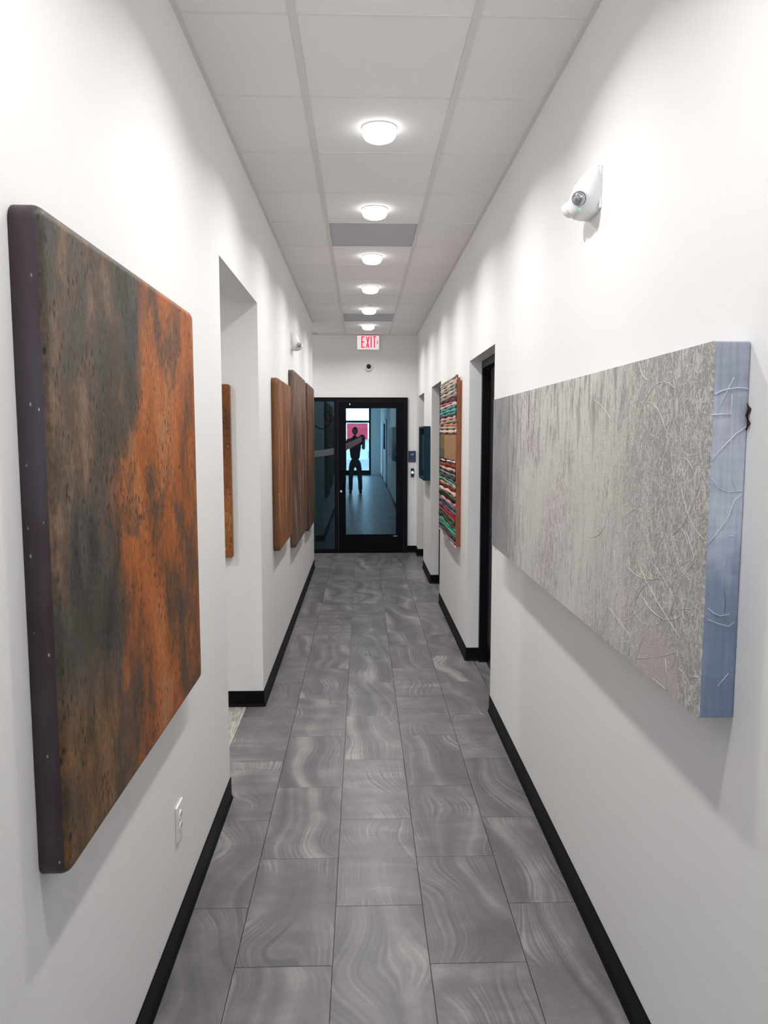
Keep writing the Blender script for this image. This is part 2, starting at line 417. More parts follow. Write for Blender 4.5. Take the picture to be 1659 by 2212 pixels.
# vinyl film on the glass: a pale sweeping stripe and a dark scroll
M_FILM = mat('grey_vinyl', (0.10, 0.115, 0.12), 0.7, spec=0.1)
def film(name, parent, pts, w0, w1, yy, m):
    bm = bmesh.new(); n = len(pts); rows = []
    for i, (x, z) in enumerate(pts):
        w = (w0 + (w1 - w0) * i / (n - 1)) / 2; rows.append([(x, yy, z - w), (x, yy, z + w), (x, yy - 0.0006, z + w), (x, yy - 0.0006, z - w)])
    ring_loft(bm, rows); obj(name, bm, m, parent)
film('vinyl_stripe', d1, [(FX0 + 0.05, 1.375), (-0.8, 1.39), (-0.65, 1.405), (-0.5, 1.425), (-0.389, 1.445)], 0.085, 0.09, B - 0.0005, M_FILM)
film('vinyl_stripe', leaf, [(-0.237, 1.50), (-0.15, 1.535), (-0.08, 1.57), (0.0, 1.612)], 0.10, 0.07, B - 0.0035, mat('lilac_grey_vinyl', (0.10, 0.085, 0.10), 0.7, spec=0.1))
bm = bmesh.new()
tube(bm, [(-0.66, B - 0.003, 1.80), (-0.60, B - 0.003, 1.76), (-0.54, B - 0.003, 1.75), (-0.48, B - 0.003, 1.79), (-0.44, B - 0.003, 1.86), (-0.43, B - 0.003, 1.93), (-0.46, B - 0.003, 1.985), (-0.50, B - 0.003, 1.985), (-0.53, B - 0.003, 1.94), (-0.51, B - 0.003, 1.88), (-0.46, B - 0.003, 1.85), (-0.40, B - 0.003, 1.88)], 0.008, 6, ry=0.25)
obj('vinyl_scroll', bm, mat('black_vinyl', (0.004, 0.005, 0.006), 0.7, spec=0.05), d1)

# ------------------------------------------------------------------ things
# downlights
L_Y = [1.113, 2.342, 3.571, 4.80, 6.03, 7.258, 8.487, 9.73]
words = {0: 'closest to the viewer, above the frame', 1: 'nearest the viewer, at the top edge of the picture', 2: 'first full one from the viewer', 3: 'just in front of the dark grey ceiling panel',
         4: 'just past the dark grey ceiling panel', 5: 'third from the far end', 6: 'beside the farther grey panel, second from the far end', 7: 'last in the row, above the red exit sign'}
def downlight(k, x, y, power=LAMP, lab=None, grp='recessed downlights along the corridor ceiling'):
    t = thing('recessed_downlight', lab or ('round white lit downlight, ' + words[k]), 'ceiling light', (x, y, H), grp)
    bm = bmesh.new(); disc(bm, (0, 0, 0), (0, 0, -1), [(0.070, 0.000), (0.082, 0.000), (0.082, 0.003), (0.080, 0.006), (0.076, 0.006), (0.072, 0.003)], 32)
    obj('trim_ring', bm, M_WHITEP, t, smooth=True)
    bm = bmesh.new(); disc(bm, (0, 0, 0), (0, 0, -1), [(0.001, 0.004), (0.077, 0.004), (0.078, 0.018), (0.074, 0.036), (0.066, 0.048), (0.052, 0.055), (0.030, 0.058), (0.001, 0.059)], 24)
    obj('lens', bm, M_LENS, t, smooth=True)
    ld = bpy.data.lights.new('downlight_lamp', 'AREA'); ld.shape = 'DISK'; ld.size = 0.10; ld.energy = power; ld.color = (1.0, 0.985, 0.968); ld.spread = math.radians(149)
    lo = bpy.data.objects.new('downlight_lamp', ld); COL.objects.link(lo); lo.parent = t; lo.location = (0, 0, -0.062)
for k, y in enumerate(L_Y): downlight(k, 0.082, y)
downlight(0, -1.9, 3.2, LAMP * 1.3, 'unseen lamp added in the side passage to brighten its wall', 'added side passage lamps')  # unseen extra lamp, added so the passage wall comes out bright
downlight(0, -1.35, 10.05, LAMP, 'unseen lamp added around the far left corner to brighten the back wall', 'added far corner lamps')  # extra lamp hidden round the corner, added to lift the back wall
# smoke sensor between the lights
t = thing('smoke_detector', 'small white sensor on the ceiling between the fourth and fifth downlights', 'smoke detector', (0.085, 8.12, H))
bm = bmesh.new(); disc(bm, (0, 0, 0), (0, 0, -1), [(0.001, 0.0), (0.045, 0), (0.045, 0.012), (0.036, 0.022), (0.001, 0.022)], 24); obj('housing', bm, M_WHITEP, t)
bm = bmesh.new(); disc(bm, (0, 0, -0.022), (0, 0, -1), [(0.001, 0), (0.020, 0), (0.020, 0.012), (0.001, 0.014)], 20); obj('sensor_head', bm, M_WHITEP, t)

# exit sign
t = thing('exit_sign', 'white exit sign with red letters above the glass door', 'exit sign', (0.088, B, 2.838))
hw, hh, dp = 0.158, 0.199, 0.050
boxo('housing', M_WHITEP, -hw, hw, -dp, 0, 0, hh, parent=t, bev=0.004)
boxo('face_panel', mat('lit_white_face', (0.9, 0.9, 0.9), 0.4, emit=(1, 0.93, 0.94), es=0.32), -hw + 0.008, hw - 0.008, -dp - 0.003, -dp, 0.008, hh - 0.006, parent=t)
M_RED = mat('lit_red_letter', (0.7, 0.01, 0.05), 0.5, emit=(1.0, 0.02, 0.10), es=0.6)
def strokes(name, segs_, w=0.0105):
    bm = bmesh.new()
    for (x0, z0, x1, z1) in segs_:
        d = Vector((x1 - x0, 0, z1 - z0)); n = Vector((-d.z, 0, d.x)).normalized() * w / 2; e2 = d.normalized() * 0
        a, b = Vector((x0, 0, z0)), Vector((x1, 0, z1))
        ring_loft(bm, [[a + n, a - n, b - n, b + n], [p + Vector((0, -0.002, 0)) for p in (a + n, a - n, b - n, b + n)]])
    o = obj(name, bm, M_RED, t); o.location = (0, -dp - 0.003, 0); return o
zt, zb, zm = 0.186, 0.029, 0.108
def lx(u): return -hw + (u - 415) * (2 * hw) / 685
w = 0.016
strokes('letter_e', [(lx(570), zb, lx(570), zt), (lx(562), zt - w / 2, lx(655), zt - w / 2), (lx(562), zm, lx(645), zm), (lx(562), zb + w / 2, lx(655), zb + w / 2)], w)
strokes('letter_x', [(lx(708), zt, lx(778), zb), (lx(790), zt, lx(710), zb)], w)
strokes('letter_i', [(lx(846), zb, lx(846), zt)], w)
strokes('letter_t', [(lx(948), zb, lx(948), zt - w), (lx(900), zt - w / 2, lx(1000), zt - w / 2)], w)
strokes('arrow', [(lx(1012), 0.127, lx(1062), 0.101), (lx(1062), 0.105, lx(1012), 0.078)], 0.0095)

# dome camera
t = thing('dome_camera', 'small white dome security camera with black lens under the exit sign', 'security camera', (0.096, B, 2.608))
bm = bmesh.new(); disc(bm, (0, 0, 0), (0, -1, 0), [(0.001, 0), (0.058, 0), (0.058, 0.018), (0.052, 0.034), (0.040, 0.042), (0.034, 0.042)], 28); obj('mount', bm, M_WHITEP, t, smooth=True)
bm = bmesh.new(); disc(bm, (0, -0.040, 0.006), (0, -1, 0.15), [(0.034 * math.cos(a), 0.034 * math.sin(a)) for a in [math.pi / 2 * k / 7 for k in range(8)]], 24)
obj('dome', bm, mat('black_dome', (0.012, 0.012, 0.012), 0.06), t, smooth=True)

# room plaque + doorbell
t = thing('room_sign', 'square navy room sign beside the glass door', 'sign', (0.704, B, 1.288))
M_NAVY = mat('navy_plastic', (0.022, 0.040, 0.085), 0.35)
boxo('plate', M_NAVY, -0.053, 0.053, -0.010, 0, 0, 0.158, parent=t, bev=0.002)
M_TXT = mat('pale_print', (0.55, 0.62, 0.75), 0.5)
bm = bmesh.new(); 
tube(bm, [(-0.020, -0.011, 0.100), (-0.018, -0.011, 0.113), (-0.008, -0.011, 0.114), (-0.005, -0.011, 0.100)], 0.0032, 6)
tube(bm, [(0.014, -0.011, 0.104), (0.004, -0.011, 0.100), (0.001, -0.011, 0.108), (0.006, -0.011, 0.115), (0.014, -0.011, 0.112)], 0.0036, 6)
tube(bm, [(0.016, -0.011, 0.098), (0.017, -0.011, 0.126)], 0.0032, 6)
obj('lettering', bm, M_TXT, t)
bm = bmesh.new()
for k in range(5): box(bm, -0.022 + k * 0.009, -0.016 + k * 0.009, -0.0112, -0.0095, 0.032, 0.036)
for k in range(7): box(bm, -0.030 + k * 0.009, -0.025 + k * 0.009, -0.0112, -0.0095, 0.010, 0.013)
obj('small_print', bm, mat('dim_print', (0.16, 0.2, 0.27), 0.5), t)
t = thing('door_buzzer', 'small dark blue buzzer with a glowing round button under the navy sign', 'doorbell', (0.710, B, 1.080))
boxo('body', mat('blue_black_plastic', (0.008, 0.018, 0.06), 0.3), -0.022, 0.022, -0.024, 0, 0, 0.122, parent=t, bev=0.007)
bm = bmesh.new(); disc(bm, (0, -0.024, 0.064), (0, -1, 0), [(0.001, 0), (0.018, 0), (0.018, 0.002), (0.001, 0.003)], 20)
obj('button', bm, mat('lit_button', (0.5, 0.7, 1), 0.4, emit=(0.5, 0.68, 1.0), es=0.9), t)

# wall plates beside the first door on the right
t = thing('door_sign', 'thin black room sign on the right wall beside the first black door', 'sign', (XR, 4.20, 1.272))
boxo('plate', M_DOORBLK, -0.014, 0, 0, 0.165, 0, 0.172, parent=t, bev=0.002)
t = thing('card_reader', 'black card reader on the right wall under the thin black sign', 'card reader', (XR, 4.27, 1.068))
boxo('body', M_DOORBLK, -0.026, 0, 0, 0.075, 0, 0.132, parent=t, bev=0.007)
boxo('face', mat('reader_face', (0.02, 0.04, 0.05), 0.15), -0.028, -0.025, 0.012, 0.063, 0.02, 0.112, parent=t, bev=0.001)

# outlet
t = thing('wall_outlet', 'white electrical outlet low on the left wall under the big rust canvas', 'outlet', (XL, 2.403, 0.336))
boxo('cover_plate', M_WHITEP, 0, 0.007, -0.041, 0.041, 0, 0.122, parent=t, bev=0.0028)
for z in (0.030, 0.068):
    bm = bmesh.new(); disc(bm, (0.007, 0, z + 0.012), (1, 0, 0), [(0.001, 0), (0.0175, 0), (0.0165, 0.003), (0.001, 0.003)], 20); o = obj('socket', bm, M_WHITEP, t)
    bm = bmesh.new(); box(bm, 0.0101, 0.0106, -0.008, -0.005, z + 0.010, z + 0.020); box(bm, 0.0101, 0.0106, 0.005, 0.008, z + 0.010, z + 0.020)
    obj('slot', bm, mat('slot_black', (0.02, 0.02, 0.02), 0.6), o)
bm = bmesh.new(); disc(bm, (0.007, 0, 0.061), (1, 0, 0), [(0.001, 0), (0.0035, 0), (0.003, 0.0012), (0.001, 0.0014)], 10); obj('screw', bm, M_CHROME, t)

# emergency lights --------------------------------------------------------
M_LAMPG = mat('lamp_reflector', (0.42, 0.41, 0.43), 0.12, 0.6)
M_GREEN = mat('green_led', (0.02, 0.6, 0.2), 0.3, emit=(0.03, 0.9, 0.28), es=1.2)
def emergency(label, loc, sgn):
    """sgn -1: mounted on the right wall, sticks out to -x"""
    t = thing('emergency_light', label, 'emergency light', loc, 'two-headed emergency lights on the corridor walls')
    secs = [(-0.078, 0.050, 0.050), (-0.072, 0.060, 0.066), (-0.045, 0.078, 0.078), (-0.010, 0.086, 0.076), (0.030, 0.082, 0.060), (0.052, 0.072, 0.044), (0.070, 0.054, 0.026), (0.077, 0.038, 0.014)]
    bm = bmesh.new(); rings = []
    for z, w_, d_ in secs:
        r = []
        for k in range(17):
            a = math.pi * k / 16
            cx, sx = math.cos(a), math.sin(a)
            r.append((sgn * d_ * (abs(sx) ** 0.55), w_ * (abs(cx) ** 0.6) * (1 if cx >= 0 else -1), z))
        rings.append(r)
    ring_loft(bm, rings); obj('housing', bm, M_WHITEP, t, smooth=True)
    boxo('back_plate', M_WHITEP, 0, sgn * 0.006, -0.080, 0.080, -0.070, 0.062, parent=t, bev=0.002)
    for q in (-1, 1):
        c = Vector((sgn * 0.070, q * 0.070, -0.040)); ax = Vector((sgn * 0.45, q * 0.85, -0.42)).normalized()
        bm = bmesh.new(); disc(bm, c - ax * 0.02, ax, [(0.001, -0.014), (0.014, -0.012), (0.023, -0.002), (0.0255, 0.010), (0.0255, 0.022), (0.0235, 0.024), (0.022, 0.020)], 24)
        hd = obj('lamp_head', bm, M_WHITEP, t, smooth=True)
        bm = bmesh.new(); disc(bm, c - ax * 0.02, ax, [(0.0225, 0.019), (0.020, 0.025), (0.012, 0.030), (0.001, 0.031)], 24)
        obj('lamp_lens', bm, M_LAMPG, hd, smooth=True)
    bm = bmesh.new(); disc(bm, (sgn * 0.060, -0.047, -0.066), (sgn * 0.3, -0.7, -0.8), [(0.001, 0), (0.0035, 0), (0.003, 0.003), (0.001, 0.004)], 12)
    obj('status_light', bm, M_GREEN, t)
    return t
emergency('white emergency light with two lamps and a green dot, high on the near right wall', (XR, 2.565, 2.463), -1)
emergency('white emergency light high on the left wall past the side opening', (XL, 6.72, 2.480), 1)

# ------------------------------------------------------------------ art
def rr_outline(w, h, r, n=6):
    pts = []
    for cx, cz, a0 in ((w / 2 - r, h / 2 - r, 0), (-w / 2 + r, h / 2 - r, 90), (-w / 2 + r, -h / 2 + r, 180), (w / 2 - r, -h / 2 + r, 270)):
        for k in range(n + 1):
            a = math.radians(a0 + 90 * k / n); pts.append((cx + r * math.cos(a), cz + r * math.sin(a)))
    return pts
def slab_art(name, label, cat, wy, hz, th, rc, re, loc, m_face, m_edge, sgn=1, group=None, front='x'):
    """panel on a wall; local y = width, z = height, x = away from the wall"""
    t = thing(name, label, cat, loc, group)
    def P(y, z, d):
        return (sgn * d, y, z) if front == 'x' else (y, -d, z)
    def ring(inset, d):
        return [P(y, z, d) for y, z in rr_outline(wy - 2 * inset, hz - 2 * inset, max(rc - inset, 0.001))]
    N = 5
    arc = [(re * (1 - math.cos(math.pi / 2 * k / N)), th - re * (1 - math.sin(math.pi / 2 * k / N))) for k in range(N + 1)]
    half = 2
    bm = bmesh.new(); ring_loft(bm, [ring(0, 0.0012)] + [ring(*a) for a in arc[:half + 1]], cap=(True, False)); obj('painted_edge', bm, m_edge, t, smooth=True)
    bm = bmesh.new(); ring_loft(bm, [ring(*a) for a in arc[half:]], cap=(False, True))
    o = obj('painted_face', bm, m_face, t, smooth=True)
    o.data.polygons[-1].use_smooth = False
    return t

def rust_mat(name, seed, kind):
    m = mat(name, (0.2, 0.1, 0.05), 0.5, spec=0.35); t = NT(m)
    v = t.coord((1, 1, 1), (0, seed, seed)); raw = t.coord()
    xyz = t.sep(raw); y, z = xyz[1], xyz[2]
    st = t.coord((1, 1, 0.45), (0, seed, seed))
    n1 = t.noise(st, 3.0, 4, 0.55, 0.4); n2 = t.noise(st, 6.5, 5, 0.6); n3 = t.noise(st, 26, 4, 0.6)
    if kind == 'big':
        # near side slate grey, far side orange; the border leans towards the near side lower down
        u = t.math('ADD', y, t.math('SUBTRACT', 0.20, t.math('MULTIPLY', t.fr(z, 0.02, 0.45), 0.20)))
        u = t.math('ADD', u, t.math('MULTIPLY', t.math('SUBTRACT', n1, 0.5), 0.42))
        u = t.math('ADD', u, t.math('MULTIPLY', t.math('SUBTRACT', n2, 0.5), 0.36))
        g = t.fr(u, -0.07, 0.09)
        dark = t.ramp(n2, [(0.34, (0.020, 0.016, 0.013)), (0.44, (0.045, 0.039, 0.032)), (0.53, (0.075, 0.066, 0.054)), (0.60, (0.11, 0.070, 0.045)), (0.68, (0.19, 0.125, 0.082))])
        brown = t.ramp(n3, [(0.35, (0.085, 0.045, 0.016)), (0.6, (0.19, 0.095, 0.032))])
        orange = t.ramp(t.noise(st, 5.0, 6, 0.65), [(0.34, (0.075, 0.042, 0.022)), (0.41, (0.18, 0.062, 0.015)), (0.50, (0.34, 0.092, 0.016)), (0.58, (0.40, 0.125, 0.028)), (0.70, (0.38, 0.18, 0.08))])
        # low near corner goes brown
        lowc = t.fr(t.math('ADD', z, t.math('MULTIPLY', t.math('SUBTRACT', n1, 0.5), 0.5)), -0.22, -0.46)
        base = t.mix(t.math('MULTIPLY', lowc, 0.85), dark, brown)
        c = t.mix(g, base, orange)
        # dark clouds in the orange
        cl = t.fr(t.noise(t.coord((1, 1, 0.8), (0, 1.7, 0.6)), 4.4, 6, 0.66), 0.49, 0.60)
        c = t.mix(t.math('MULTIPLY', cl, 0.72), c, (0.060, 0.044, 0.030))
    else:
        sv = t.coord((1, 5, 0.6), (0, seed, seed)); s1 = t.math('ADD', t.math('MULTIPLY', t.noise(sv, 2.2, 4, 0.6, 0.3), 0.62), t.math('MULTIPLY', t.noise(t.coord((1, 1.6, 0.8), (0, seed, 2)), 2.6, 2, 0.5), 0.38))
        ramps = {'orange': [(0.38, (0.085, 0.036, 0.016)), (0.46, (0.17, 0.058, 0.016)), (0.53, (0.31, 0.105, 0.028)), (0.60, (0.38, 0.18, 0.085))],
                 'grey': [(0.36, (0.045, 0.028, 0.018)), (0.45, (0.10, 0.045, 0.022)), (0.53, (0.19, 0.080, 0.038)), (0.61, (0.30, 0.19, 0.125))],
                 'brown': [(0.36, (0.04, 0.022, 0.014)), (0.45, (0.085, 0.034, 0.018)), (0.53, (0.16, 0.062, 0.028)), (0.61, (0.22, 0.11, 0.065))]}
        c = t.ramp(s1, ramps[kind])
        if kind == 'orange':
            low = t.fr(z, -0.15, -0.6); c = t.mix(t.math('MULTIPLY', low, 0.7), c, (0.26, 0.085, 0.015))
        if kind == 'grey':
            ends = t.fr(t.math('ABSOLUTE', z), 0.35, 0.78); c = t.mix(t.math('MULTIPLY', ends, 0.7), c, (0.125, 0.080, 0.052))
        if kind == 'brown':
            low = t.fr(z, 0.2, -0.6); c = t.mix(t.math('MULTIPLY', low, 0.6), c, (0.055, 0.036, 0.024))
    # fine grain, pits, pale flecks
    gr = t.noise(st, 120, 3, 0.7)
    c = t.mix(0.75, c, t.ramp(gr, [(0.32, (0.45, 0.45, 0.45)), (0.5, (1, 1, 1)), (0.68, (1.5, 1.45, 1.4))]), 'MULTIPLY')
    vo = t.n('ShaderNodeTexVoronoi'); t.link(t.coord((1, 1, 0.55), (0, seed, 0)), vo.inputs['Vector']); vo.inputs['Scale'].default_value = 62
    pit = t.math('MULTIPLY', t.fr(vo.outputs['Distance'], 0.34, 0.16), t.fr(t.noise(v, 9, 2), 0.47, 0.56))
    c = t.mix(t.math('MULTIPLY', pit, 0.85), c, (0.012, 0.010, 0.010))
    vo2 = t.n('ShaderNodeTexVoronoi'); t.link(t.coord((1, 1, 0.45), (0, seed + 3, 2)), vo2.inputs['Vector']); vo2.inputs['Scale'].default_value = 46
    sep = t.n('ShaderNodeSeparateColor'); t.link(vo2.outputs['Color'], sep.inputs[0])
    fl = t.math('MULTIPLY', t.fr(vo2.outputs['Distance'], 0.20, 0.10), t.fr(sep.outputs[0], 0.70, 0.74))
    c = t.mix(t.math('MULTIPLY', fl, 0.7), c, (0.62, 0.50, 0.40))
    t.col(c); t.bump(t.math('ADD', gr, t.math('MULTIPLY', pit, -1.5)), 0.35, 0.0012)
    return m
def edge_mat(name, c0, c1, seed=0, fleck=0.12):
    m = mat(name, c0, 0.45, spec=0.4); t = NT(m); v = t.coord((1, 1, 0.5), (seed, 0, seed))
    c = t.ramp(t.noise(v, 5, 4, 0.6), [(0.35, c0), (0.65, c1)])
    vo = t.n('ShaderNodeTexVoronoi'); t.link(v, vo.inputs['Vector']); vo.inputs['Scale'].default_value = 75
    sep = t.n('ShaderNodeSeparateColor'); t.link(vo.outputs['Color'], sep.inputs[0])
    fl = t.math('MULTIPLY', t.fr(vo.outputs['Distance'], 0.17, 0.10), t.fr(sep.outputs[0], 0.76, 0.80))
    t.col(t.mix(t.math('MULTIPLY', fl, fleck), c, (0.6, 0.5, 0.46))); t.bump(t.noise(v, 90, 2), 0.2, 0.001)
    return m
slab_art('abstract_painting', 'large square rust and slate mottled canvas with rounded corners, nearest on the left wall', 'painting', 1.200, 1.240, 0.056, 0.030, 0.022,
         (XL, 1.366 + 0.600, 1.450), rust_mat('rust_slate_paint', 0, 'big'), edge_mat('plum_paint', (0.045, 0.026, 0.027), (0.078, 0.055, 0.072), fleck=0.75))
slab_art('abstract_painting', 'orange brown streaked panel on the left wall, first of the three past the side opening', 'painting', 0.935, 1.185, 0.048, 0.04, 0.014,
         (XL, 5.15 + 0.4675, 1.462), rust_mat('orange_streak_paint', 11, 'orange'), edge_mat('orange_edge', (0.14, 0.055, 0.02), (0.20, 0.085, 0.035), 2))
slab_art('abstract_painting', 'tall grey brown streaked panel in the middle of the far three on the left wall', 'painting', 1.30, 1.500, 0.048, 0.04, 0.014,
         (XL, 6.37 + 0.65, 1.460), rust_mat('grey_streak_paint', 23, 'grey'), edge_mat('taupe_edge', (0.10, 0.065, 0.05), (0.15, 0.105, 0.085), 4))
slab_art('abstract_painting', 'dark brown streaked panel farthest along the left wall, next to the glass door', 'painting', 1.06, 1.560, 0.048, 0.04, 0.014,
         (XL, 7.96 + 0.53, 1.430), rust_mat('brown_streak_paint', 37, 'brown'), edge_mat('brown_edge', (0.07, 0.035, 0.02), (0.12, 0.06, 0.04), 6))
slab_art('abstract_painting', 'burnt orange canvas inside the side opening, only its right strip showing', 'painting', 0.90, 1.03, 0.038, 0.012, 0.006,
         (-0.777 - 0.45, LO1, 1.450), rust_mat('burnt_orange_paint', 51, 'orange'), edge_mat('orange_edge_b', (0.22, 0.075, 0.02), (0.28, 0.10, 0.03), 8), front='y')

# grey textured canvas on the right wall
def grey_art_mat():
    m = mat('grey_relief_paint', (0.5, 0.5, 0.5), 0.5, spec=0.35); t = NT(m)
    raw = t.coord(); xyz = t.sep(raw); y, z = xyz[1], xyz[2]      # y -1.25 near … +1.25 far
    drip = t.coord((1, 1, 0.22)); d1_ = t.noise(drip, 26, 4, 0.65, 0.2); d2 = t.math('ADD', t.math('MULTIPLY', t.noise(drip, 75, 4, 0.7), 0.75), t.math('MULTIPLY', t.noise(raw, 5, 3), 0.25))
    big = t.noise(raw, 2.4, 3, 0.5)
    basec = t.ramp(t.noise(raw, 3.5, 3), [(0.35, (0.60, 0.60, 0.57)), (0.50, (0.64, 0.628, 0.60)), (0.62, (0.645, 0.605, 0.598))])
    # drips along the top and the middle
    top = t.fr(t.math('ADD', z, t.math('MULTIPLY', big, 0.5)), 0.22, 0.62)
    dm = t.math('MULTIPLY', t.fr(d1_, 0.50, 0.60), t.math('ADD', t.math('MULTIPLY', top, 0.62), 0.14))
    c = t.mix(t.math('MULTIPLY', dm, 0.9), basec, (0.17, 0.17, 0.165))
    c = t.mix(t.math('MULTIPLY', t.fr(d2, 0.56, 0.62), 0.75), c, (0.21, 0.21, 0.20))
    # far end: dark slate wash
    ye = t.math('ADD', y, t.math('MULTIPLY', t.math('SUBTRACT', d1_, 0.5), 0.9))
    far = t.fr(ye, 0.42, 0.95)
    c = t.mix(t.math('MULTIPLY', far, 0.80), c, t.ramp(t.noise(raw, 5, 3), [(0.3, (0.13, 0.135, 0.145)), (0.7, (0.27, 0.275, 0.285))]))
    # near end: scribbled relief, grey brown
    ne = t.fr(t.math('ADD', y, t.math('MULTIPLY', t.math('SUBTRACT', t.noise(drip, 9, 4, 0.6), 0.5), 0.9)), -0.35, -1.05)
    def lines(vec, sc, w_): return t.fr(t.math('ABSOLUTE', t.math('SUBTRACT', t.noise(vec, sc, 2.5, 0.55, 0.6), 0.5)), w_, w_ * 0.25)
    va = t.coord((1, 1.2, 0.55)); vb = t.coord((1, 0.8, 0.8), (0, 3.3, 1.7))
    scr = t.math('MAXIMUM', lines(va, 36, 0.040), t.math('MULTIPLY', lines(vb, 64, 0.045), 0.8))
    scrib = t.mix(scr, (0.30, 0.288, 0.27), (0.58, 0.562, 0.53))
    c = t.mix(t.math('MULTIPLY', ne, 0.85), c, scrib)
    c = t.mix(t.math('MULTIPLY', t.math('MULTIPLY', lines(t.coord((1, 1, 0.35)), 62, 0.06), t.fr(big, 0.38, 0.58)), 0.5), c, (0.24, 0.235, 0.225))
    # bare pinkish patch low near the near end
    bx = t.math('MULTIPLY', t.fr(z, -0.20, -0.34), t.math('MULTIPLY', t.fr(y, -1.17, -1.12), t.fr(y, -0.80, -0.98)))
    c = t.mix(t.math('MULTIPLY', bx, 0.8), c, (0.48, 0.43, 0.41))
    t.col(c)
    h = t.math('ADD', t.math('MULTIPLY', scr, 1.0), t.math('MULTIPLY', d1_, 1.2))
    t.bump(h, 0.35, 0.0025)
    return m
def blue_edge_mat():
    m = mat('pale_blue_edge_paint', (0.4, 0.45, 0.6), 0.4, spec=0.4); t = NT(m); raw = t.coord(); z = t.sep(raw)[2]
    k = t.math('ADD', z, t.math('MULTIPLY', t.math('SUBTRACT', t.noise(t.coord((1, 1, 0.8)), 9, 4, 0.6), 0.5), 0.5))
    c = t.ramp(t.fr(k, -0.42, 0.42), [(0, (0.15, 0.18, 0.25)), (0.3, (0.24, 0.275, 0.345)), (0.55, (0.46, 0.47, 0.53)), (0.85, (0.48, 0.48, 0.535)), (1, (0.33, 0.34, 0.39))])
    wv = t.math('ADD', t.math('MULTIPLY', t.noise(t.coord((40, 40, 2.5)), 3, 3), 0.6), t.math('MULTIPLY', t.noise(t.coord((3, 3, 22)), 3, 4, 0.6), 0.4)); c = t.mix(0.7, c, t.ramp(wv, [(0.3, (0.72, 0.74, 0.78)), (0.7, (1.25, 1.25, 1.25))]), 'MULTIPLY')
    t.col(c); t.bump(wv, 0.3, 0.001); return m
GY0, GY1, GZ0, GZ1, GT = 1.495, 4.00, 1.082, 1.852, 0.074
gy = (GY0 + GY1) / 2; gz = (GZ0 + GZ1) / 2; wy, hz = GY1 - GY0, GZ1 - GZ0
t = thing('abstract_painting', 'long pale grey textured canvas with blue painted edge on the near right wall', 'painting', (XR, gy, gz))
M_BE = blue_edge_mat()
bm = bmesh.new(); box(bm, -GT + 0.001, -0.0005, -wy / 2, wy / 2, -hz / 2, hz / 2, 0.004); obj('stretched_edge', bm, M_BE, t)
bm = bmesh.new()
# front sheet, gridded with slight hand-made waviness
ny, nz_ = 40, 14; gv = []
for i in range(ny + 1):
    r_ = []
    for j in range(nz_ + 1):
        yy = -wy / 2 + wy * i / ny; zz = -hz / 2 + hz * j / nz_
        r_.append(bm.verts.new((-GT - 0.0012 - 0.0002 * math.sin(i * 1.7 + j), yy, zz)))
    gv.append(r_)
for i in range(ny):
    for j in range(nz_): bm.faces.new((gv[i][j], gv[i + 1][j], gv[i + 1][j + 1], gv[i][j + 1]))
bl = bmesh.ops.extrude_face_region(bm, geom=list(bm.faces))
bmesh.ops.translate(bm, vec=(0.004, 0, 0), verts=[v for v in bl['geom'] if isinstance(v, bmesh.types.BMVert)])
obj('painted_face', bm, grey_art_mat(), t, smooth=False)
# raised paint threads: on the near edge …
M_RIDGE = mat('raised_white_paint', (0.66, 0.68, 0.78), 0.4)
def ex(px, py):    # pixel on the blue edge -> local coordinates (edge spans x 1542..1625 top, z by rows)
    f_ = (py - 735) / (1552 - 735); xl, xr = 1543 + f_ * (1515 - 1543), 1625 + f_ * (1592 - 1625)
    u_ = (px - xl) / (xr - xl)
    return (-GT + u_ * GT, -wy / 2 - 0.0008, hz / 2 - f_ * hz)
bm = bmesh.new()
for pts, r_ in (([(1543, 846), (1560, 838), (1572, 835), (1595, 832), (1619, 834)], 0.0012), ([(1538, 889), (1560, 887), (1580, 887)], 0.0014),
                ([(1548, 885), (1565, 850), (1586, 810)], 0.0006), ([(1538, 985), (1565, 955), (1590, 930), (1616, 912)], 0.0009),
                ([(1582, 845), (1581, 880), (1583, 930), (1578, 990), (1582, 1020), (1594, 1050)], 0.0006),
                ([(1540, 1020), (1552, 1042), (1575, 1052), (1606, 1050)], 0.0007), ([(1530, 1165), (1548, 1145), (1575, 1110), (1590, 1070), (1606, 1056)], 0.0008),
                ([(1534, 1305), (1545, 1315), (1560, 1322), (1580, 1318)], 0.0008), ([(1534, 1330), (1560, 1340), (1580, 1345), (1592, 1335)], 0.0006),
                ([(1580, 1146), (1592, 1148)], 0.0006), ([(1556, 1479), (1580, 1450)], 0.0006), ([(1570, 1200), (1566, 1240), (1572, 1290), (1568, 1340)], 0.0005)):
    tube(bm, [ex(*p) for p in pts], r_, 6)
obj('paint_ridges', bm, M_RIDGE, t, smooth=True, kind='stuff')
